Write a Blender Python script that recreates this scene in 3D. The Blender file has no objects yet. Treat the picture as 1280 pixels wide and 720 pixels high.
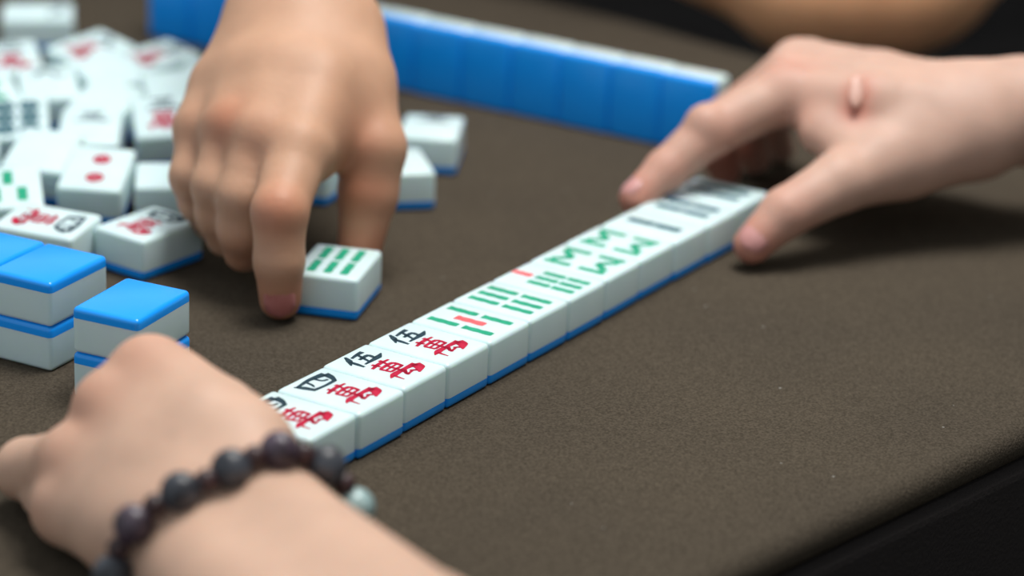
import bpy, bmesh, math, random
import numpy as np
from mathutils import Vector, Matrix
random.seed(4)
S = 0.001                      # everything below is written in millimetres
scn = bpy.context.scene
C = scn.collection
PI = math.pi

# ------------------------------------------------------------------ materials
def lin(c):
    return tuple(((v/255)/12.92 if v/255 <= .04045 else ((v/255+.055)/1.055)**2.4) for v in c)

def mat(name, rgb, rough=.5, spec=.5, sss=0, sss_r=(1, .5, .3), sss_s=.004, coat=0):
    m = bpy.data.materials.new(name); m.use_nodes = True
    b = m.node_tree.nodes['Principled BSDF']
    b.inputs['Base Color'].default_value = (*rgb, 1)
    b.inputs['Roughness'].default_value = rough
    b.inputs['Specular IOR Level'].default_value = spec
    if sss:
        b.inputs['Subsurface Weight'].default_value = sss
        b.inputs['Subsurface Radius'].default_value = sss_r
        b.inputs['Subsurface Scale'].default_value = sss_s
    if coat:
        b.inputs['Coat Weight'].default_value = coat
        b.inputs['Coat Roughness'].default_value = .12
    return m, m.node_tree, b

def noise_mix(nt, b, c1, c2, scale, lo=.35, hi=.65, detail=3, coord='Object'):
    tc = nt.nodes.new('ShaderNodeTexCoord')
    n = nt.nodes.new('ShaderNodeTexNoise'); n.inputs['Scale'].default_value = scale; n.inputs['Detail'].default_value = detail
    nt.links.new(tc.outputs[coord], n.inputs['Vector'])
    r = nt.nodes.new('ShaderNodeMapRange'); r.inputs['From Min'].default_value = lo; r.inputs['From Max'].default_value = hi
    nt.links.new(n.outputs['Fac'], r.inputs['Value'])
    mx = nt.nodes.new('ShaderNodeMix'); mx.data_type = 'RGBA'
    mx.inputs[6].default_value = (*c1, 1); mx.inputs[7].default_value = (*c2, 1)
    nt.links.new(r.outputs['Result'], mx.inputs[0])
    nt.links.new(mx.outputs[2], b.inputs['Base Color'])
    return tc, n, mx

def bump(nt, b, scale, dist, strength=.5, detail=4):
    tc = nt.nodes.new('ShaderNodeTexCoord')
    n = nt.nodes.new('ShaderNodeTexNoise'); n.inputs['Scale'].default_value = scale; n.inputs['Detail'].default_value = detail
    nt.links.new(tc.outputs['Object'], n.inputs['Vector'])
    bp = nt.nodes.new('ShaderNodeBump'); bp.inputs['Distance'].default_value = dist; bp.inputs['Strength'].default_value = strength
    nt.links.new(n.outputs['Fac'], bp.inputs['Height'])
    nt.links.new(bp.outputs['Normal'], b.inputs['Normal'])

M_white, nt, b = mat('tile_white', (.70, .85, .84), .22, .5, sss=.3, sss_r=(.7, .9, .5), sss_s=.004)
noise_mix(nt, b, (.60, .765, .775), (.635, .79, .80), 60)
M_blue, nt, b = mat('tile_blue', (.006, .17, .68), .25, .5)
noise_mix(nt, b, (.002, .31, .96), (.003, .33, 1.0), 40)
def ink(name, rgb):
    m, nt, b = mat(name, rgb, .6, .12)
    noise_mix(nt, b, rgb, tuple(min(1, v*1.25+.01) for v in rgb), 400)
    return m
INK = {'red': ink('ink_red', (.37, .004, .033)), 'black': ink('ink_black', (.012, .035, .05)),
       'green': ink('ink_green', (.012, .27, .15)), 'teal': ink('ink_dark_teal', (.01, .075, .10)), 'pink': ink('ink_light_red', (.62, .10, .11))}

M_felt, nt, b = mat('felt', (.07, .06, .05), 1.0, .0)
tc, n, mx = noise_mix(nt, b, (.047, .0385, .0285), (.089, .073, .0545), 1050, .32, .66, 5)
# big faint wear
n2 = nt.nodes.new('ShaderNodeTexNoise'); n2.inputs['Scale'].default_value = 9; n2.inputs['Detail'].default_value = 3
nt.links.new(tc.outputs['Object'], n2.inputs['Vector'])
mm = nt.nodes.new('ShaderNodeMix'); mm.data_type = 'RGBA'; mm.blend_type = 'MULTIPLY'; mm.inputs[0].default_value = .5
cr = nt.nodes.new('ShaderNodeValToRGB'); cr.color_ramp.elements[0].position = .35; cr.color_ramp.elements[1].position = .65
cr.color_ramp.elements[0].color = (.78, .78, .80, 1); cr.color_ramp.elements[1].color = (1.05, 1.03, 1, 1)
nt.links.new(n2.outputs['Fac'], cr.inputs['Fac']); nt.links.new(mx.outputs[2], mm.inputs[6]); nt.links.new(cr.outputs['Color'], mm.inputs[7])
# dark pits and pale lint specks of the nap
vo = nt.nodes.new('ShaderNodeTexVoronoi'); vo.inputs['Scale'].default_value = 55
nt.links.new(tc.outputs['Object'], vo.inputs['Vector'])
lt = nt.nodes.new('ShaderNodeMath'); lt.operation = 'LESS_THAN'; lt.inputs[1].default_value = .035
nt.links.new(vo.outputs['Distance'], lt.inputs[0])
ml = nt.nodes.new('ShaderNodeMix'); ml.data_type = 'RGBA'; ml.inputs[7].default_value = (.20, .19, .17, 1)
nt.links.new(lt.outputs[0], ml.inputs[0]); nt.links.new(mm.outputs[2], ml.inputs[6])
nt.links.new(ml.outputs[2], b.inputs['Base Color'])
bump(nt, b, 1000, .0006, .9)
M_skirt, nt, b = mat('black_skirt', (.03, .026, .025), .95, .1); bump(nt, b, 600, .0008, .8)
M_metal, nt, b = mat('dark_metal', (.03, .03, .032), .4, .5); noise_mix(nt, b, (.028, .028, .03), (.04, .04, .042), 30)
M_floor, nt, b = mat('dark_floor', (.03, .027, .026), .95, .05); noise_mix(nt, b, (.010, .009, .009), (.02, .018, .017), 6)
M_bead, nt, b = mat('bead_stone', (.02, .022, .03), .38, .5)
noise_mix(nt, b, (.010, .011, .016), (.075, .085, .105), 130, .38, .72, 5)
M_bead2, nt, b = mat('bead_stone_purple', (.03, .02, .03), .38, .5)
noise_mix(nt, b, (.018, .010, .016), (.10, .07, .10), 130, .38, .72, 5)
M_spacer, nt, b = mat('spacer_bead', (.03, .012, .012), .4, .5); noise_mix(nt, b, (.02, .008, .009), (.05, .02, .022), 200)
M_pale, nt, b = mat('pale_bead', (.25, .38, .38), .3, .5); noise_mix(nt, b, (.2, .33, .34), (.35, .48, .47), 160)
M_cord, nt, b = mat('cord', (.015, .012, .012), .8, .2); noise_mix(nt, b, (.012, .01, .01), (.03, .02, .02), 500)

def skin_mat(name, base, red):
    m, nt, b = mat(name, base, .54, .35, sss=.22, sss_r=(1, .35, .2), sss_s=.006)
    tc, n, mx = noise_mix(nt, b, tuple(v*.93 for v in base), tuple(min(1, v*1.06) for v in base), 55, .3, .7, 4)
    at = nt.nodes.new('ShaderNodeAttribute'); at.attribute_name = 'flush'
    m2 = nt.nodes.new('ShaderNodeMix'); m2.data_type = 'RGBA'; m2.inputs[7].default_value = (*red, 1)
    nt.links.new(at.outputs['Fac'], m2.inputs[0]); nt.links.new(mx.outputs[2], m2.inputs[6]); nt.links.new(m2.outputs[2], b.inputs['Base Color'])
    bump(nt, b, 420, .0004, .35, 5)
    return m
M_skinL = skin_mat('skin_light_tan', (.54, .345, .25), (.50, .235, .155))
M_skinM = skin_mat('skin_tan', (.505, .29, .185), (.46, .16, .085))
M_skinR = skin_mat('skin_rosy', (.515, .325, .25), (.50, .165, .115))
M_skinD = skin_mat('skin_brown', (.84, .46, .25), (.74, .34, .18))
M_nailR, nt, b = mat('nail', (.5, .25, .23), .3, .5, coat=.3); noise_mix(nt, b, (.50, .22, .20), (.57, .29, .27), 120)
M_nailM, nt, b = mat('nail_rosy', (.55, .20, .18), .3, .5, coat=.3); noise_mix(nt, b, (.44, .14, .125), (.52, .20, .18), 120)
M_scar, nt, b = mat('scar', (.6, .36, .28), .4, .4); noise_mix(nt, b, (.54, .30, .23), (.62, .37, .30), 150)
M_plaster, nt, b = mat('plaster', (.45, .44, .42), .9, .1); noise_mix(nt, b, (.42, .41, .39), (.48, .47, .45), 3)

# ------------------------------------------------------------------ object helpers
def link(name, me, material, parent=None, loc=(0, 0, 0), rot=(0, 0, 0), smooth=False):
    o = bpy.data.objects.new(name, me); C.objects.link(o)
    o.location = Vector(loc); o.rotation_euler = rot
    if material and not me.materials: me.materials.append(material)
    if parent: o.parent = parent
    if smooth:
        me.polygons.foreach_set('use_smooth', [True]*len(me.polygons))
    return o

def bm_mesh(name, bm):
    me = bpy.data.meshes.new(name); bm.normal_update(); bm.to_mesh(me); bm.free(); return me

def tag(o, label=None, cat=None, group=None, kind=None):
    if label: o['label'] = label
    if cat: o['category'] = cat
    if group: o['group'] = group
    if kind: o['kind'] = kind
    return o

def empty(name, loc, rot=(0, 0, 0)):
    o = bpy.data.objects.new(name, None); C.objects.link(o)
    o.empty_display_size = .02; o.location = Vector(loc); o.rotation_euler = rot
    return o

def box_bm(sx, sy, sz, cx=0, cy=0, cz=0, bev=0, seg=3):
    bm = bmesh.new(); bmesh.ops.create_cube(bm, size=1)
    for v in bm.verts: v.co = Vector((v.co.x*sx+cx, v.co.y*sy+cy, v.co.z*sz+cz))
    if bev: bmesh.ops.bevel(bm, geom=list(bm.edges), offset=bev, segments=seg, profile=.5, affect='EDGES', clamp_overlap=True)
    return bm

# ------------------------------------------------------------------ mahjong tiles
TW, TH, TT, TB = 30.4, 39.8, 19.2, 4.5
def tile_piece(keep_top):
    bm = box_bm(TW*S, TH*S, TT*S, 0, 0, TT*S/2, 2.1*S, 4)
    r = bmesh.ops.bisect_plane(bm, geom=list(bm.verts)+list(bm.edges)+list(bm.faces), plane_co=(0, 0, TB*S), plane_no=(0, 0, 1),
                               clear_inner=keep_top, clear_outer=not keep_top)
    ed = [e for e in r['geom_cut'] if isinstance(e, bmesh.types.BMEdge)]
    bmesh.ops.contextual_create(bm, geom=ed)
    me = bm_mesh('tile_body' if keep_top else 'tile_back', bm)
    me.polygons.foreach_set('use_smooth', [True]*len(me.polygons))
    me.set_sharp_from_angle(angle=math.radians(35))
    return me
ME_body = tile_piece(True); ME_body.materials.append(M_white)
ME_back = tile_piece(False); ME_back.materials.append(M_blue)

def ribbon(bm, pts, widths, z0, z1):
    """brush stroke: polyline in mm with a width at each point, made into a thin solid"""
    P = [Vector(p) for p in pts]; n = len(P)
    if isinstance(widths, (int, float)): widths = [widths]*n
    # resample smoothly
    Q, Wd = [], []
    for i in range(n-1):
        for k in range(4):
            t = k/4; Q.append(P[i].lerp(P[i+1], t)); Wd.append(widths[i]*(1-t)+widths[i+1]*t)
    Q.append(P[-1]); Wd.append(widths[-1])
    for _ in range(2):
        Q = [Q[0]]+[(Q[i-1]+Q[i]*2+Q[i+1])/4 for i in range(1, len(Q)-1)]+[Q[-1]]
    Wd = [w_*1.4 for w_ in Wd]
    L, R = [], []
    for i, q in enumerate(Q):
        d = (Q[min(i+1, len(Q)-1)]-Q[max(i-1, 0)]).normalized(); nn = Vector((-d.y, d.x))
        w = max(Wd[i], .15)/2
        L.append(q+nn*w); R.append(q-nn*w)
    top = lambda v: bm.verts.new((v.x*S, v.y*S, z1*S))
    lo = lambda v: bm.verts.new((v.x*S, v.y*S, z0*S))
    LT, RT, LB, RB = [top(v) for v in L], [top(v) for v in R], [lo(v) for v in L], [lo(v) for v in R]
    for i in range(len(Q)-1):
        bm.faces.new((RT[i], RT[i+1], LT[i+1], LT[i])); bm.faces.new((LT[i], LT[i+1], LB[i+1], LB[i]))
        bm.faces.new((RB[i], RB[i+1], RT[i+1], RT[i]))
    bm.faces.new((LT[0], LB[0], RB[0], RT[0])); bm.faces.new((RT[-1], RB[-1], LB[-1], LT[-1]))

Z0, Z1 = TT-.4, TT+.06
def glyph(name, strokes, ink):
    bm = bmesh.new()
    for pts, w in strokes: ribbon(bm, pts, w, Z0, Z1)
    me = bm_mesh(name, bm); me.materials.append(INK[ink]); return me

WAN = [([(-6.5, 1.5), (0, 2.6), (6, 2.2)], [1.0, 1.5, .8]), ([(-3, 4.2), (-2.4, .2)], [1.3, .9]), ([(2.6, 4.4), (1.6, .2)], [1.4, .9]),
       ([(-4.6, -1), (-4, -6.2)], [1.2, 1]), ([(-4.6, -1), (4.6, -.4), (4, -6)], [1, 1.5, 1.1]), ([(-4, -3.4), (4, -3)], .8), ([(-4, -5.9), (4, -5.6)], 1),
       ([(0, -.8), (-.2, -9), (-2, -13)], [1.1, 1.3, .8]),
       ([(-9.6, -9.6), (-6, -8.3), (2, -8.2), (8.8, -8.6)], [.4, 2.2, 1.5, 2.4]), ([(8.8, -8.4), (7.4, -11.5), (2.6, -14.8)], [3.2, 3.6, .5]),
       ([(-6.6, -9), (-7, -14.2)], [1.2, .5]), ([(1.2, -9), (-3, -12.4), (3.4, -11.6)], [1, 1.1, .7]), ([(1.8, -10.6), (4, -13)], [.8, 1.3])]
N4 = [([(-9.5, 15.4), (-7.6, 12), (-6.4, 7)], [.6, 2.2, 1.6]), ([(-9, 14.2), (0, 15.4), (8.6, 14)], [1, 1.5, 2.6]), ([(8.6, 14), (8, 10.5), (5.6, 6.6)], [2.8, 2.2, 1]),
      ([(-6.6, 7.6), (0, 6.9), (6.2, 7.2)], [1.3, 1.1, 1.3]), ([(-2.6, 14.8), (-3.2, 11), (-4.4, 9.4)], [1.1, 1, .5]), ([(2.2, 14.6), (2.3, 10.6), (5.2, 9.8)], [1.1, 1, .9])]
N5 = [([(-3, 17), (-5, 13.4), (-8.6, 10)], [.8, 2, .5]), ([(-5.8, 13), (-6, 9), (-6.4, 5.2)], [1.3, 1.5, .9]), ([(-2.4, 14.2), (2, 14.9), (6, 15)], [.9, 1.3, 1.6]),
      ([(2.2, 14.8), (.9, 11), (-.4, 7.4)], [1, 1.2, .9]), ([(-1.6, 11), (5, 11.6), (4, 7.2)], [1, 1.5, 1.2]), ([(-4, 6.6), (2, 6.8), (6, 7), (9.6, 8.4)], [.7, 1.5, 2, .4])]
N3 = [([(-5, 15), (5.4, 15.8)], [1.2, 1.8]), ([(-4, 11.4), (4, 12)], [1.2, 1.6]), ([(-8, 7.2), (0, 7.6), (8.6, 7.2)], [1.2, 1.4, 2.2])]
N2 = [([(-5, 14), (5.4, 14.8)], [1.3, 2]), ([(-8, 8), (0, 8.4), (8.6, 8)], [1.3, 1.5, 2.4])]
N9 = [([(-7, 12.4), (4, 13.4), (3.6, 7), (9, 7), (9, 9)], [1.2, 1.6, 1.5, 1.5, .6]), ([(-1, 16.5), (-2.4, 11), (-7.4, 6)], [1.6, 1.5, .5])]

def stick(x, y, l, w=2.9):
    n = 13
    return ([(x, y-l/2+l*i/(n-1)) for i in range(n)], [w*(.78+.22*abs(math.sin(i/(n-1)*PI*2.5))) for i in range(n)])
def diag(a, c, w=2.8):
    n = 9
    return ([(a[0]+(c[0]-a[0])*i/(n-1), a[1]+(c[1]-a[1])*i/(n-1)) for i in range(n)], [w*(.8+.2*abs(math.sin(i/(n-1)*PI*2.5))) for i in range(n)])
def ringdot(cx, cy, r):
    return [([(cx+r*math.cos(a), cy+r*math.sin(a)) for a in [k*PI/6 for k in range(13)]], r*.5), ([(cx-r*.4, cy), (cx+r*.4, cy)], r*.7)]

G = {  # name -> list of (part mesh, ink)
 'wan': glyph('wan', WAN, 'red'), 'n4': glyph('n4', N4, 'black'), 'n5': glyph('n5', N5, 'black'), 'n3': glyph('n3', N3, 'black'),
 'n2': glyph('n2', N2, 'black'), 'n9': glyph('n9', N9, 'black'),
 's5g': glyph('s5g', [stick(-7.4, 8.4, 14.4), stick(7.4, 8.4, 14.4), stick(-7.4, -8.4, 14.4), stick(7.4, -8.4, 14.4)], 'green'),
 's5r': glyph('s5r', [stick(0, 0, 14.4, 3.4)], 'pink'),
 's6': glyph('s6', [stick(x, y, 14.6) for x in (-7.4, 0, 7.4) for y in (8.4, -8.4)], 'green'),
 's7g': glyph('s7g', [stick(x, y, 11) for x in (-6.6, 0, 6.6) for y in (1, -11)], 'green'),
 's7r': glyph('s7r', [stick(0, 13.2, 9.6, 3.2)], 'pink'),
 's8': glyph('s8', [stick(9, 8.6, 13), stick(-9, -8.6, 13)] + [stick(-9, 8.6, 13), stick(9, -8.6, 13)] +
             [diag((-6.2, 13.6), (0, 6.4)), diag((6.2, 13.6), (0, 6.4)), diag((-6.2, -13.6), (0, -6.4)), diag((6.2, -13.6), (0, -6.4))], 'green'),
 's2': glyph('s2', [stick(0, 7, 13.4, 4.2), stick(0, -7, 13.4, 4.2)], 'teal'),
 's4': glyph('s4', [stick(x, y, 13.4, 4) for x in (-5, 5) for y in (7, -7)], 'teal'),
 's3': glyph('s3', [stick(0, 8.4, 13, 3.6), stick(-6, -7.5, 13, 3.6), stick(6, -7.5, 13, 3.6)], 'green'),
 'd1': glyph('d1', [s for x in (-6, 6) for y in (11, 0, -11) for s in ringdot(x, y, 4)], 'teal'),
 'd2': glyph('d2', [s for y in (9.5, -9.5) for s in ringdot(0, y, 6)], 'green'),
 'd3': glyph('d3', [s for x, y in ((-7, 11), (0, 0), (7, -11)) for s in ringdot(x, y, 4.4)], 'red'),
 'zhong': glyph('zhong', [([(-6, 5), (-5.4, -4)], 1.8), ([(-6, 5), (6.6, 5.6), (5.4, -4)], [1.6, 2.4, 1.8]), ([(-5.6, -3.4), (5.6, -3.2)], 1.8), ([(0, 13), (0, 0), (-.6, -14)], [1.8, 2.2, .8])], 'red'),
}
G['d2r'] = glyph('d2r', [s_ for y in (8, -9) for s_ in ringdot(1, y, 3.4)], 'red')
FACE = {'2red': ['d2r'], 'num3': ['n3'], 'num9': ['n9'], '4wan': ['n4', 'wan'], '5wan': ['n5', 'wan'], '3wan': ['n3', 'wan'], '2wan': ['n2', 'wan'], '9wan': ['n9', 'wan'], '5sok': ['s5g', 's5r'], '6sok': ['s6'], '7sok': ['s7g', 's7r'],
        '8sok': ['s8'], '2sok': ['s2'], '4sok': ['s4'], '3sok': ['s3'], '6dot': ['d1'], '2dot': ['d2'], '3dot': ['d3'], 'zhong': ['zhong'], 'blank': []}
PART = {'wan': 'red_character', 'zhong': 'red_character', 's5r': 'red_bamboo_stick', 's7r': 'red_bamboo_stick'}
# one tile of each kind is built, later ones are copies of it and of its parts
PROTO = {}
def tile(face, x, y, yaw, label, group, z=0.0, rot=None):
    rot = rot or (0, 0, yaw)
    if face in PROTO:
        src = PROTO[face]; r = src.copy(); C.objects.link(r)
        for ch in src.children:
            c = ch.copy(); C.objects.link(c); c.parent = r
    else:
        r = empty('mahjong_tile', (0, 0, 0)); PROTO[face] = r
        link('tile_body', ME_body, M_white, r); o = link('tile_back', ME_back, M_blue, r); o['label'] = 'blue plastic back layer'
        for g in FACE[face]:
            nm = PART.get(g, 'numeral' if g[0] == 'n' else 'bamboo_sticks' if g[0] == 's' else 'circles')
            o = link(nm, G[g], None, r)
            o['label'] = {'wan': 'red ten thousand character', 'zhong': 'red centre character'}.get(g, nm.replace('_', ' ') + ' engraved in ' + G[g].materials[0].name.replace('ink_', '').replace('_', ' '))
    r.location = Vector((x*S, y*S, z*S)); r.rotation_euler = rot
    tag(r, label, 'mahjong tile', group)
    return r

# the pushed row: tiles side by side, face up, tops of the characters to the left
RA = 1.0205; d = Vector((math.cos(RA), math.sin(RA))); nrm = Vector((math.sin(RA), -math.cos(RA))); O = Vector((-55.51, 941.64))
row = [('4wan', -1, 'nearest tile of the pushed row, its black four half hidden by the beaded hand'),
       ('4wan', 0, 'row tile with a fully visible black four above a red character'),
       ('5wan', 1, 'row tile with black five and red character, beside the fully visible four'),
       ('5wan', 2, 'row tile with black five and red character, beside the red and green sticks'),
       ('5sok', 3, 'row tile with four green bamboo sticks around one red stick'),
       ('6sok', 4, 'row tile with six green bamboo sticks in two clear rows'),
       ('7sok', 5, 'row tile with one pale red stick above six green sticks'),
       ('8sok', 6, 'nearer of the two row tiles with zigzag green sticks'),
       ('8sok', 7, 'farther of the two row tiles with zigzag green sticks'),
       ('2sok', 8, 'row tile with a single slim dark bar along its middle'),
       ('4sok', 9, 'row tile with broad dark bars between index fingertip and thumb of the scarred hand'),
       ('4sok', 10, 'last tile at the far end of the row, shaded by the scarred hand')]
jit = random.Random(2)
for f, u, lab in row:
    c = O + d*(TW+.22)*(u+.5) - nrm*(TH/2+jit.uniform(-.5, .5))
    tile(f, c.x, c.y, RA+jit.uniform(-.008, .008), lab, 'face-up tiles of the pushed row')

# the tile being picked up, and strays
R_ = math.radians
tile('6sok', -76.4, 1108.4, R_(-12), 'single tile with green bamboo sticks under the fingertip of the tan hand', 'loose tiles')
tile('num3', -44.1, 1311.2, R_(-4), 'loose tile at the foot of the blue wall, right of the tan hand', 'loose tiles')
tile('blank', -58.1, 1253.1, R_(14), 'loose tile half hidden behind the thumb of the tan hand', 'loose tiles')
tile('2dot', -98.0, 1258.0, R_(-20), 'tile glimpsed between index finger and thumb of the tan hand', 'loose tiles')

# the heap of discarded tiles, face up, some leaning forward on their neighbours
pile = [('num9', -274.8, 1495.5, -81, 4, 'tile lying apart at the back left, the farthest one of the heap'),
 ('2wan', -270.6, 1393.2, 17, 10, 'tile with faint red marks at the left edge, just before the lone far tile'),
 ('9wan', -233.1, 1420.5, -42, 9, 'turned tile with a purple-red mark forming the rear peak of the heap'),
 ('3wan', -196.4, 1413.3, -45, 6, 'turned tile with a pink mark, right of the heap\'s rear peak'),
 ('blank', -160.5, 1391.5, 82, 4, 'tile at the rear right corner of the heap beside the tan wrist'),
 ('num9', -243.6, 1351.3, 15, 9, 'tile with a grey mark over a dark green gap in the heap\'s rear half'),
 ('3wan', -176.5, 1299.3, 12, 14, 'broad pale tile with a pink mark just left of the tan knuckles'),
 ('blank', -178.1, 1350.0, 16, 11, 'pale tile directly behind the pink-marked tile beside the tan hand'),
 ('6dot', -246.9, 1285.4, 11, 13, 'tile with two dark teal marks near the left edge of the heap'),
 ('num3', -210.5, 1279.5, 5, 8, 'tile with a blue-grey smudge in the middle of the heap'),
 ('2red', -196.7, 1214.1, -3, 12, 'tile with red marks one behind the other in the heap\'s front half'),
 ('num3', -158.9, 1214.2, -83, 5, 'sideways tile whose long grey-green side faces forward beside the tan hand'),
 ('2sok', -260.5, 1225.4, 8, 12, 'tile cut by the left edge, level with the red-marked front tile'),
 ('3sok', -232.0, 1181.3, 13, 10, 'tile with green sticks at the left edge behind the blue-backed stacks'),
 ('4wan', -207.8, 1142.3, -108, 4, 'tile with red character lying sideways right behind the blue-backed stacks'),
 ('4wan', -163.5, 1147.3, -35, 0, 'big corner-on tile with red character at the heap\'s front, blue base visible'),
 ('2dot', -269.9, 1327.4, 23, 10, 'tile at the left edge behind the one with two dark teal marks'),
 ('blank', -216.7, 1378.0, 33, 9, 'plain tile just in front of the two turned tiles of the rear heap'),
 ('blank', -210.5, 1323.3, -13, 10, 'plain tile behind the one with the blue-grey smudge'),
 ('blank', -226.4, 1238.5, -7, 12, 'plain tile left of and behind the red-marked front tile')]
for f, x, y, a, tl, lab in pile:
    Rm = Matrix.Rotation(R_(tl), 3, 'X') @ Matrix.Rotation(R_(a), 3, 'Z')
    low = min((Rm @ Vector((sx*(TW/2-1.2), sy*(TH/2-1.2), 0))).z for sx in (-1, 1) for sy in (-1, 1))
    tile(f, x, y, 0, lab, 'face-up tiles in the scattered heap', z=-low+.4*(tl > 0), rot=Rm.to_euler())

# face-down stacks of two
def stack(x, y, a, up, low):
    for k, lab in ((0, low), (1, up)):
        tile('blank', x, y, 0, lab, 'face-down tiles stacked in twos', rot=(PI, 0, a+k*.012), z=TT*(k+1)+.02*k)
stack(-149.8, 1003.1, -.4264, 'upper blue-backed tile of the stack touching the beaded hand\'s outline', 'lower blue-backed tile of the stack right behind the beaded hand, partly covered by it')
stack(-189.0, 1039.6, -.4662, 'upper blue-backed tile of the middle stack', 'lower blue-backed tile of the middle stack')
stack(-216.7, 1053.5, -.4662, 'upper blue-backed tile of the stack cut by the left picture edge', 'lower blue-backed tile under the one cut by the left picture edge')

# the opponent's standing tiles: upright, blue backs to the camera
wd = Vector((.8617, -.5075)); wn = Vector((.5075, .8617)); w0 = Vector((-217.0, 1525.4))
names = ['leftmost one with the free end', 'second from the left end', 'third from the left end, beside the tan wrist', 'left one of two behind the tan wrist',
         'right one of two behind the tan wrist', 'first one right of the tan wrist', 'second one right of the tan wrist',
         'fifth from the right end', 'fourth from the right end', 'third from the right end', 'second from the right end', 'rightmost one touching the scarred hand\'s outline']
wj = random.Random(5)
for i, nm in enumerate(names):
    c = w0 + wd*(TW+.12)*(i+.5) + wn*wj.uniform(-.5, .5)
    # local y (long side) up, local z (face) away from the camera, local x along the wall
    R = Matrix(((-wd.x, 0, wn.x), (-wd.y, 0, wn.y), (0, 1, 0)))
    tile('blank', c.x, c.y, 0, 'upright tile of the far blue wall, ' + nm, 'standing tiles of the far blue wall', z=TH/2, rot=R.to_euler())

# ------------------------------------------------------------------ hands: smooth blended round cones, meshed with surface nets
def smin(a, b_, k):
    h = np.clip(.5+.5*(b_-a)/k, 0, 1); return b_*(1-h)+a*h-k*h*(1-h)
def cone(P, a, b_, ra, rb):
    a = np.array(a, np.float32); b_ = np.array(b_, np.float32); ab = b_-a
    t = np.clip(((P-a)@ab)/max(float(ab@ab), 1e-6), 0, 1)
    return np.linalg.norm(P-a-t[..., None]*ab, axis=-1)-(ra+(rb-ra)*t)
def chain(P, pts, k=3.0):
    D = None
    for (a, ra), (b_, rb) in zip(pts[:-1], pts[1:]):
        f = cone(P, a, b_, ra, rb); D = f if D is None else smin(D, f, k)
    return D
def surface_nets(F, org, h):
    ins = F < 0
    cnt = sum(ins[i:ins.shape[0]-1+i, j:ins.shape[1]-1+j, k:ins.shape[2]-1+k].astype(np.int8) for i in (0, 1) for j in (0, 1) for k in (0, 1))
    act = (cnt > 0) & (cnt < 8)
    idx = -np.ones(act.shape, np.int64); cells = np.argwhere(act); idx[act] = np.arange(len(cells))
    acc = np.zeros((len(cells), 3)); num = np.zeros(len(cells))
    cor = [(i, j, k) for i in (0, 1) for j in (0, 1) for k in (0, 1)]
    for A in cor:
        for ax in range(3):
            if A[ax]: continue
            B = list(A); B[ax] = 1
            fa = F[tuple((cells+A).T)]; fb = F[tuple((cells+B).T)]
            m = (fa < 0) != (fb < 0); t = np.zeros(len(cells)); t[m] = fa[m]/(fa[m]-fb[m])
            p = np.array(A, float)+t[:, None]*(np.array(B)-np.array(A)); acc[m] += p[m]; num[m] += 1
    V = (cells+acc/num[:, None])*h+org
    faces = []
    for ax in range(3):
        u, v = [(1, 2), (2, 0), (0, 1)][ax]
        a0 = [slice(None)]*3; a1 = [slice(None)]*3; a0[ax] = slice(0, -1); a1[ax] = slice(1, None)
        s0 = ins[tuple(a0)]; s1 = ins[tuple(a1)]
        e = np.argwhere(s0 != s1); e = e[(e[:, u] > 0) & (e[:, v] > 0) & (e[:, u] < F.shape[u]-1) & (e[:, v] < F.shape[v]-1)]
        du = np.zeros(3, int); du[u] = 1; dv = np.zeros(3, int); dv[v] = 1
        q = np.stack([idx[tuple((e-du-dv).T)], idx[tuple((e-dv).T)], idx[tuple(e.T)], idx[tuple((e-du).T)]], 1)
        fl = ~s0[tuple(e.T)]; q[fl] = q[fl][:, ::-1]; faces.append(q)
    return V, np.concatenate(faces)

def hand_mesh(name, palm, fingers, extras, lo, hi, flush, h=1.75, kpalm=7, kf=1.6):
    lo = np.array(lo, float); hi = np.array(hi, float)
    g = [np.arange(lo[i], hi[i], h) for i in range(3)]
    P = np.stack(np.meshgrid(*g, indexing='ij'), -1).astype(np.float32)
    D = None
    for seg in palm:
        f = chain(P, seg, 4); D = f if D is None else smin(D, f, kpalm+2)
    T = None
    for fg in fingers:
        f = smin(D, chain(P, fg), kpalm); T = f if T is None else smin(T, f, kf)
    for c, r, k in extras:
        f = np.linalg.norm(P-np.array(c, np.float32), axis=-1)-r; T = smin(T, f, k)
    V, Fc = surface_nets(T.astype(float), lo, h)
    base = np.array([V[:, 0].mean(), V[:, 1].mean(), max(V[:, 2].min(), 0)])
    me = bpy.data.meshes.new(name)
    me.from_pydata(((V-base)*S).tolist(), [], Fc.tolist()); me.update()
    fl = np.zeros(len(V))
    for c, r, a in flush: fl = np.maximum(fl, a*np.exp(-((V-np.array(c))**2).sum(1)/(r*r)))
    at = me.attributes.new('flush', 'FLOAT', 'POINT'); at.data.foreach_set('value', fl.astype(np.float32))
    me.polygons.foreach_set('use_smooth', [True]*len(me.polygons))
    return me, base

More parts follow.
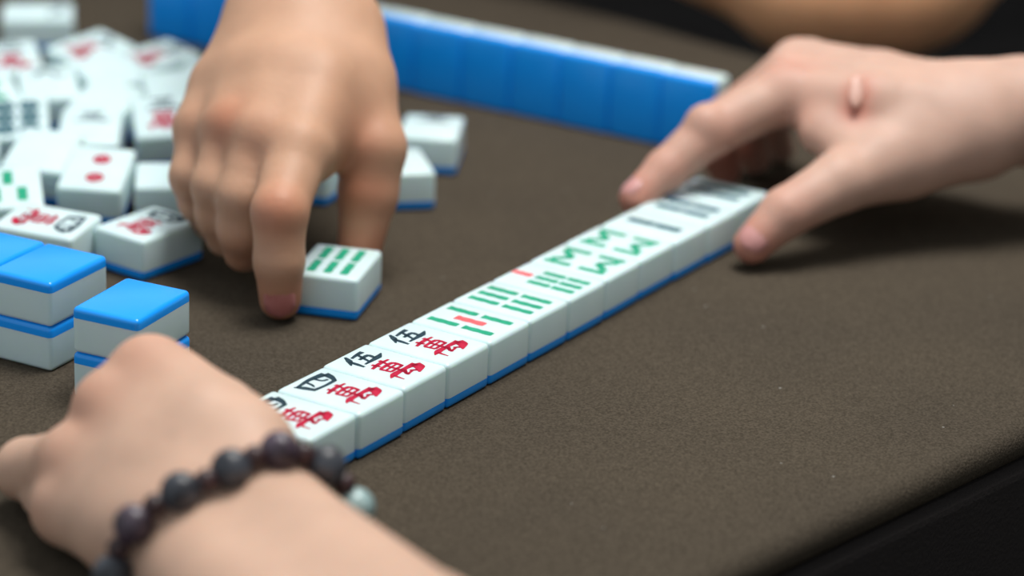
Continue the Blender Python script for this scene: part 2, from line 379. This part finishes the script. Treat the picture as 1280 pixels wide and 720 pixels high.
def nail_mesh(tip, prev, dorsal, r, length, half=50):
    """curved nail plate hugging the dorsal side of a finger tip"""
    tip, prev, dn = Vector(tip), Vector(prev), Vector(dorsal)
    ax = (tip-prev).normalized(); dn = (dn-ax*dn.dot(ax)).normalized(); sd = ax.cross(dn)
    bm = bmesh.new(); rows = []
    for layer in (.5, -.7):
        g = []
        for i in range(9):
            t = i/8; wf = math.sqrt(max(0, 1-(abs(t-.5)*2)**3.2))*.98+.02
            row_ = []
            for j in range(9):
                a = math.radians(half)*wf*(j/4-1)
                rr = r+layer-.9*max(0, t-.6)*4
                p = tip+ax*(-length*.62+length*t)+dn*rr*math.cos(a)+sd*rr*math.sin(a)
                row_.append(bm.verts.new(p*S))
            g.append(row_)
        rows.append(g)
    a, b_ = rows
    for i in range(8):
        for j in range(8):
            bm.faces.new((a[i][j], a[i+1][j], a[i+1][j+1], a[i][j+1])); bm.faces.new((b_[i][j+1], b_[i+1][j+1], b_[i+1][j], b_[i][j]))
    for i in range(8):
        bm.faces.new((a[i][0], b_[i][0], b_[i+1][0], a[i+1][0])); bm.faces.new((a[i+1][8], b_[i+1][8], b_[i][8], a[i][8]))
        bm.faces.new((a[0][i+1], b_[0][i+1], b_[0][i], a[0][i])); bm.faces.new((a[8][i], b_[8][i], b_[8][i+1], a[8][i+1]))
    bmesh.ops.recalc_face_normals(bm, faces=list(bm.faces))
    return bm_mesh('fingernail', bm)

def add_nail(root, base, material, *args, **kw):
    o = link('fingernail', nail_mesh(*args, **kw), material, root, smooth=True)
    o.location = -Vector(base)*S
    return o


def hand(name, label, cat, material, **kw):
    me, base = hand_mesh(name, **kw)
    o = link(name, me, material, None, Vector(base)*S)
    tag(o, label, cat); return o, base

# --- rosy right hand of the player on the right: index finger and thumb hold the far end of the row
iT, tT = (55.7, 1210.7, 19.3), (108.8, 1174.3, 11.4)
R_f = [[((127.0, 1250.7, 61.7), 13.4), ((90.9, 1233.8, 46.7), 11.9), ((69.9, 1221.0, 30.4), 9.7), (iT, 7.6)],
       [((129.5, 1271.9, 64), 13.4), ((99.1, 1278.7, 37.3), 11), ((97.5, 1281.0, 23.3), 9.6), ((103.2, 1285.7, 10.6), 8.1)],
       [((134.4, 1291.3, 60.7), 13.0), ((112.8, 1306.5, 38.4), 10.7), ((115.3, 1307.7, 19.2), 9.2), ((119.8, 1310.2, 9.6), 8.0)],
       [((141.5, 1309.8, 59.6), 12.3), ((126.3, 1328.8, 36.4), 9.7), ((129.9, 1330.1, 19.3), 8.4), ((134.5, 1332.6, 8.6), 7.4)],
       [((180.5, 1220.1, 40.9), 17.9), ((149.3, 1198.3, 35.5), 14.1), ((123.9, 1182.3, 25.0), 11.5), (tT, 8.8)]]
R_p = [[((462, 1290, 60), 40), ((351.4, 1271.3, 55), 35.5), ((262, 1250, 57.5), 28.5), ((237.6, 1247.4, 59), 24.5), ((216.2, 1244.5, 57), 24.5)],
       [((215.7, 1235.6, 54.6), 22.2), ((167.9, 1236.3, 60.9), 17.2), ((129.1, 1250.7, 60.6), 13.6)],
       [((216.1, 1244.5, 56.8), 22.2), ((168.6, 1258.6, 63), 17.0), ((131.5, 1272.0, 62.6), 13.5)],
       [((216.8, 1257.9, 52.8), 21.2), ((174.8, 1279.1, 59.3), 16.0), ((135.5, 1291.3, 63.6), 13.4)],
       [((217.3, 1266.9, 48.7), 20.2), ((178.8, 1295.1, 53.1), 15.0), ((143.7, 1309.9, 58.6), 12.3)],
       [((214, 1233.6, 50.1), 20.1), ((180.4, 1220.1, 41.9), 18.4)],
       [((180.5, 1225.6, 48.2), 15.8), ((145.3, 1237.3, 53.5), 10.2)],
       [((165.4, 1212.0, 41.8), 13.9), ((141.9, 1226.9, 49.5), 9.0)]]
handR, bR = hand('hand', 'person\'s rosy hand with a raised scar pinching the far end of the tile row', 'hand', M_skinR,
    palm=R_p, fingers=R_f, extras=[((125.5, 1250.6, 63.3), 10.4, 7), ((87.6, 1230.4, 51.3), 9.0, 4)],
    lo=(36, 1130, 0.0), hi=(508, 1378, 106),
    flush=[(iT, 16, .75), (tT, 15, .85), ((91.0, 1233.8, 42.0), 16.9, .55), ((70.0, 1221.0, 27.2), 14.7, .6), ((123.9, 1182.3, 25.0), 13.6, .5), ((126.7, 1251.7, 79.8), 16.9, .4), ((103.9, 1278.9, 23.3), 32.0, .8), ((138.6, 1238.7, 50.4), 16.9, .5), ((156.6, 1222.8, 78), 8, .9), ((156.6, 1222.8, 71), 8, .9), ((156.6, 1221, 64), 8, .9)])
add_nail(handR, bR, M_nailR, tT, (123.9, 1182.3, 25.0), (-.3, -.85, .4), 8.8, 13)
add_nail(handR, bR, M_nailR, iT, (69.9, 1221.0, 30.4), (-.6, -.2, .75), 7.6, 11)
# raised scar on the back of the hand
bm = bmesh.new(); bmesh.ops.create_uvsphere(bm, u_segments=20, v_segments=12, radius=1)
for v in bm.verts: v.co = Vector((v.co.x*3.6, v.co.y*1.5, v.co.z*8.5))*S
sc = link('scar', bm_mesh('scar', bm), M_scar, handR, smooth=True); sc['label'] = 'pale pink raised scar'
sc.location = (Vector((156.6, 1222.8, 72.2))-Vector(bR))*S; sc.rotation_euler = (-.75, .1, 0)

# --- tan right hand of the player opposite: picks up one tile
mI, mT = (-98.6, 1084.9, 9.4), (-68.3, 1139.5, 16.4)
M_f = [[((-94.5, 1117.4, 66), 13.8), ((-99.4, 1087.0, 48.0), 11.8), ((-99.2, 1083.8, 27), 10.6), (mI, 9)],
       [((-110.5, 1126.2, 68), 13.4), ((-117.6, 1110.9, 46), 11.4), ((-117.8, 1111.1, 31), 10.8), ((-117.6, 1117.6, 18.4), 9.2)],
       [((-124.5, 1138.4, 66.5), 12.6), ((-130.5, 1124.2, 46), 10.8), ((-129.6, 1126.5, 32), 10.2), ((-127.4, 1131.0, 19.5), 8.6)],
       [((-139.4, 1153.9, 61), 11.8), ((-143.0, 1141.0, 44), 10.1), ((-140.6, 1145.4, 30.8), 8.9), ((-136.3, 1151.0, 18.5), 7.7)],
       [((-76.4, 1171.8, 81), 18.6), ((-64.2, 1150.8, 57.6), 14.8), ((-65.6, 1145.4, 38.0), 13.2), (mT, 10.2)]]
M_p = [[((-108, 1450, 205), 40), ((-103.3, 1315.1, 148), 33), ((-101.2, 1209.0, 104), 24.5), ((-100.8, 1192.7, 98.1), 25.0)],
       [((-112, 1208.6, 102.5), 21.5), ((-102.1, 1203.5, 101.4), 24.0), ((-90, 1204.0, 101), 20)],
       [((-89.4, 1193.0, 97.1), 20.8), ((-90.0, 1155.4, 83), 18), ((-94.6, 1119.5, 66.4), 13.8)],
       [((-100.8, 1192.7, 98.1), 20.8), ((-106.1, 1160.2, 85), 18), ((-110.8, 1128.3, 68.4), 13.6)],
       [((-109.1, 1194.6, 97.1), 20.8), ((-118.6, 1165.2, 81), 17), ((-125.2, 1140.5, 66.6), 12.8)],
       [((-115.5, 1196.6, 93.1), 19.7), ((-131.3, 1175.5, 74), 15.5), ((-139.6, 1156.0, 61), 11.9)],
       [((-84.3, 1195.4, 94), 19.7), ((-76.4, 1171.8, 81), 18.6)],
       [((-77.3, 1162.3, 70), 16.5), ((-91.0, 1134.1, 60), 12.4)]]
handM, bM = hand('hand', 'person\'s tan hand reaching down from the top to pick up a single tile', 'hand', M_skinM,
    palm=M_p, fingers=M_f, extras=[((-99.3, 1085.2, 49.5), 9.2, 5), ((-124.2, 1133.1, 71.6), 8.9, 6), ((-139.2, 1149.6, 64.5), 7.7, 5), ((-110.4, 1122.0, 71.5), 8.2, 8), ((-94.5, 1113.2, 69), 8.7, 8)],
    lo=(-172, 1060, 0.0), hi=(-30, 1498, 252), kf=3.6,
    flush=[(mI, 14, .9), (mT, 16, .9), ((-99.4, 1079.8, 50.6), 12.2, .8), ((-124.0, 1128.9, 72.5), 11.3, .95), ((-139.1, 1146.4, 63.6), 9.3, .5), ((-110.2, 1116.8, 70.4), 12.2, .35), ((-77.8, 1145.1, 56.5), 20.6, .85), ((-68.3, 1136.9, 41.0), 16.4, .75), ((-117.8, 1109.2, 20.4), 14.3, .4)])
add_nail(handM, bM, M_nailM, mI, (-99.2, 1083.8, 27), (.05, -1, .05), 9, 14, half=46)

# --- left hand of the player on the right, nearest the camera: pushes the near end of the row
L_f = [[((-126.1, 886.8, 53.8), 13.5), ((-113.7, 917.2, 34.2), 11), ((-104.1, 921.2, 20.6), 9.6), ((-108.6, 912.7, 12.7), 8.4)],
       [((-137.3, 877.2, 44.6), 13.5), ((-131.8, 910.2, 31.3), 11.5), ((-120.4, 916.2, 17.7), 10.0), ((-122.0, 904.8, 10.8), 8.6)],
       [((-148.5, 865.8, 29.1), 12.7), ((-170.7, 887.6, 15.6), 11.2), ((-161.0, 908.6, 11.7), 9.4), ((-147.7, 915.5, 9.8), 8.2)],
       [((-149.9, 853.8, 16.9), 11.8), ((-161.6, 877.6, 11.7), 9.3), ((-144.8, 891.1, 9.8), 8.3), ((-133.2, 893.2, 8.8), 7.4)],
       [((-87.4, 844.3, 44.4), 15.3), ((-98.8, 876.3, 44.6), 12.1), ((-94.5, 896.1, 30.3), 10.7), ((-89.2, 914.1, 12.8), 8.8)]]
CW = np.array([-86.2, 804.0, 27.2])       # wrist centre
ad = np.array([.45, -.88, .06]); ad /= np.linalg.norm(ad)
s0 = np.array([.88, .45, 0.0]); s0 /= np.linalg.norm(s0); t0 = np.cross(s0, -ad); t0 /= np.linalg.norm(t0)
if t0[2] < 0: t0 = -t0
rl = math.radians(15); sv = s0*math.cos(rl)+t0*math.sin(rl); tv = -s0*math.sin(rl)+t0*math.cos(rl)
q = lambda al, si, up=0: tuple(CW+ad*al+sv*si+tv*up)
L_p = [[(q(260, 15), 33), (q(110, 13.5), 28), (q(0, 12), 23), (q(-14, 8.5), 22)], [(q(260, -15), 33), (q(110, -12.5), 28), (q(0, -12), 23), (q(-14, -8.5), 22)],
       [(q(-14, 14), 21), ((-103.0, 854.9, 47), 17.3), ((-126.1, 886.8, 53.8), 13.5)],
       [(q(-14, 5), 22), ((-116.2, 848.2, 39.6), 17.2), ((-137.3, 877.2, 44.6), 13.5)],
       [(q(-14, -4), 22), ((-123.5, 839.8, 29.9), 16.3), ((-148.5, 865.8, 29.1), 12.7)],
       [(q(-14, -12), 21), ((-127.0, 830.6, 21.2), 15.3), ((-149.9, 853.8, 16.9), 11.8)],
       [(q(-14, 16), 20), ((-87.4, 844.3, 44.4), 15.3)], [((-90.5, 853.4, 44.4), 13.4), ((-115.3, 880.6, 49.5), 12.5)]]
handL, bL = hand('hand', 'person\'s hand wearing a dark bead bracelet, closed around the row\'s near end', 'hand', M_skinL,
    palm=L_p, fingers=L_f, extras=[((-127.9, 884.9, 56.0), 8.7, 7), ((-139.1, 874.4, 47.5), 8.7, 7), ((-150.3, 863.0, 31.0), 8.2, 7), ((-151.8, 851.9, 19.3), 7.7, 6)],
    lo=(-205, 520, 0.0), hi=(105, 958, 100),
    flush=[((-130.6, 880.2, 65.9), 19.3, .5), ((-143.7, 868.7, 50.3), 17.3, .6), ((-152.8, 856.5, 34.8), 15.4, .4), ((-152.7, 851.0, 19.3), 11.5, .5)], h=1.7)

# bead bracelet on that wrist
def stadium(u, R, a):
    per = 2*PI*R+4*a; s = (u % 1)*per
    if s < 2*a: return (a-s, R)
    s -= 2*a
    if s < PI*R: return (-a-R*math.sin(s/R), R*math.cos(s/R))
    s -= PI*R
    if s < 2*a: return (-a+s, -R)
    s -= 2*a
    return (a+R*math.sin(s/R), -R*math.cos(s/R))
br = empty('bead_bracelet', (CW-np.array([0, 0, 31]))*S)
tag(br, 'bracelet of dark mottled stone beads on the wrist nearest the camera', 'bracelet')
brl = np.array(br.location)/S
def ring_pt(u, R=29.9):
    x, y = stadium(u, R, 12.5); return CW+sv*x+tv*y+ad*2.0*math.sin(u*2*PI*3)
NB = 13
for i in range(NB):
    for k, nm in ((0, 'bead'), (.5, 'spacer_bead')):
        p = ring_pt((i+k)/NB+.028); r = 6.8 if k == 0 else 4.0
        bm = bmesh.new(); bmesh.ops.create_uvsphere(bm, u_segments=20, v_segments=14, radius=r*S)
        m_ = M_spacer if k else (M_bead2 if i in (2, NB-1) else M_bead)
        if k == 0 and i == NB-3: m_ = M_pale
        o = link(nm, bm_mesh(nm, bm), m_, br, (p-brl)*S, (i, i*2, 0), True)
        if m_ is M_pale: o['label'] = 'pale blue-green bead'
bm = bmesh.new(); rings = []
for i in range(84):
    p, pn = ring_pt(i/84)-brl, ring_pt((i+1)/84)-brl
    ax_ = Vector(pn-p).normalized(); n1 = ax_.orthogonal().normalized()
    n1 = (Vector(ad)-ax_*Vector(ad).dot(ax_)).normalized(); n2_ = ax_.cross(n1)
    rings.append([bm.verts.new((Vector(p)+n1*math.cos(t*PI/4)+n2_*math.sin(t*PI/4))*S) for t in range(8)])
for i in range(84):
    for t in range(8): bm.faces.new((rings[i][t], rings[(i+1) % 84][t], rings[(i+1) % 84][(t+1) % 8], rings[i][(t+1) % 8]))
link('cord', bm_mesh('cord', bm), M_cord, br, smooth=True)

# --- bent arm of the person beyond the far right edge of the table
armD, bD = hand('person_arm', 'person\'s bare brown arm bent at the far right edge, blurred behind the rosy hand', 'arm', M_skinD,
    palm=[[((-49.7, 1703.8, 114.6), 38.4), ((66.6, 1641.8, 70.5), 46.1), ((187.1, 1600.8, 38.5), 52.7)], [((187.1, 1600.8, 38.5), 52.7), ((233.7, 1615.8, 40.9), 51.8), ((346.9, 1707.4, 149.7), 60.7)]],
    fingers=[[((169.6, 1591.0, 33.9), 45.8), ((215.6, 1592.9, 33.9), 45.8)]], extras=[], lo=(-110, 1480, -40), hi=(440, 1860, 260), flush=[((203.4, 1569.1, 22.5), 45.6, .4)], h=3.5, kpalm=14)

# ------------------------------------------------------------------ table, floor
ea = np.array([.680, .733]); ein = np.array([-.733, .680])    # along the right-hand edge / inward
E0 = np.array([70.6, 857.2])-ein*3
tc_ = E0+ea*48+ein*500
tab = empty('mahjong_table', (tc_[0]*S, tc_[1]*S, -.75), (0, 0, math.atan2(ea[1], ea[0])))
tag(tab, 'square playing table covered in dark brown-grey felt with a black skirt', 'table')
bm = box_bm(1.0, 1.0, .016, 0, 0, .75-.008, .0078, 6)
me = bm_mesh('felt_top', bm); link('felt_top', me, M_felt, tab, smooth=True); me.set_sharp_from_angle(angle=math.radians(50))
bm = box_bm(1.001, 1.001, .13, 0, 0, .6695, .006, 4); o = link('skirt', bm_mesh('skirt', bm), M_skirt, tab); o['label'] = 'black side skirt'
for sx in (-1, 1):
    for sy in (-1, 1):
        bm = box_bm(.06, .06, .62, sx*.44, sy*.44, .31, .006, 2); link('leg', bm_mesh('leg', bm), M_metal, tab)
def struct(name, sx, sy, sz, c, m):
    o = link(name, bm_mesh(name, box_bm(sx, sy, sz)), m); o.location = c; o['kind'] = 'structure'; return o
struct('floor', 9, 11, .02, (0, 1.3, -.76), M_floor)
struct('wall_back', 9, .05, 4, (0, 6.1, 1.24), M_plaster)
struct('wall_right', .05, 11, 4, (3.2, 1.3, 1.24), M_plaster)

# ------------------------------------------------------------------ light
def area(name, loc, target, sx, sy, power, col=(1, 1, 1)):
    l = bpy.data.lights.new(name, 'AREA'); l.shape = 'RECTANGLE'; l.size = sx; l.size_y = sy; l.energy = power; l.color = col
    o = bpy.data.objects.new(name, l); C.objects.link(o); o.location = loc
    o.rotation_euler = (Vector(target)-Vector(loc)).to_track_quat('-Z', 'Y').to_euler(); return o
area('ceiling_lamp', (.14, 1.22, 1.3), (0, .98, 0), .62, .5, 22.5, (1, .985, .96))
area('window_daylight', (-.4, 5.9, 1.9), (-.1, 1.1, .1), 4.6, 2.1, 17, (.80, .92, 1))
w = bpy.data.worlds.new('room'); scn.world = w; w.use_nodes = True
nt = w.node_tree; bg = nt.nodes['Background']; bg.inputs[0].default_value = (.88, .95, 1, 1)
# a room brighter on its upper left side than on the side where the player sits
tc = nt.nodes.new('ShaderNodeTexCoord'); dp = nt.nodes.new('ShaderNodeVectorMath'); dp.operation = 'DOT_PRODUCT'
dp.inputs[1].default_value = Vector((-.60, -.42, .68)).normalized()
nt.links.new(tc.outputs['Generated'], dp.inputs[0])
mr = nt.nodes.new('ShaderNodeMapRange'); mr.inputs['From Min'].default_value = -.5; mr.inputs['From Max'].default_value = 1
mr.inputs['To Min'].default_value = .07; mr.inputs['To Max'].default_value = .72
nt.links.new(dp.outputs['Value'], mr.inputs['Value']); nt.links.new(mr.outputs['Result'], bg.inputs[1])
wm = nt.nodes.new('ShaderNodeMix'); wm.data_type = 'RGBA'; wm.inputs[6].default_value = (1, .86, .68, 1); wm.inputs[7].default_value = (.88, .95, 1, 1)
m01 = nt.nodes.new('ShaderNodeMapRange'); m01.inputs['From Min'].default_value = -.5; m01.inputs['From Max'].default_value = .6
nt.links.new(dp.outputs['Value'], m01.inputs['Value']); nt.links.new(m01.outputs['Result'], wm.inputs[0]); nt.links.new(wm.outputs[2], bg.inputs[0])

# ------------------------------------------------------------------ camera
F, PIT, ROLL, HC = 3403.42, .358547, .042502, 425.409
cam = bpy.data.cameras.new('camera'); co = bpy.data.objects.new('camera', cam); C.objects.link(co)
cp, sp_ = math.cos(PIT), math.sin(PIT)
fw = Vector((0, cp, -sp_)); up = Vector((0, sp_, cp)); rt = Vector((1, 0, 0))
r2 = rt*math.cos(ROLL)+up*math.sin(ROLL); u2 = -rt*math.sin(ROLL)+up*math.cos(ROLL)
co.matrix_world = Matrix(((r2.x, u2.x, -fw.x, 0), (r2.y, u2.y, -fw.y, 0), (r2.z, u2.z, -fw.z, HC*S), (0, 0, 0, 1)))
cam.sensor_width = 36; cam.lens = F/1280*36; cam.clip_start = .05; cam.clip_end = 50
cam.dof.use_dof = True; cam.dof.focus_distance = 1.080; cam.dof.aperture_fstop = cam.lens/22.5
scn.camera = co
scn.view_settings.view_transform = 'Standard'; scn.view_settings.look = 'None'
scn.view_settings.gamma = 1; scn.view_settings.exposure = 0; scn.view_settings.use_curve_mapping = False
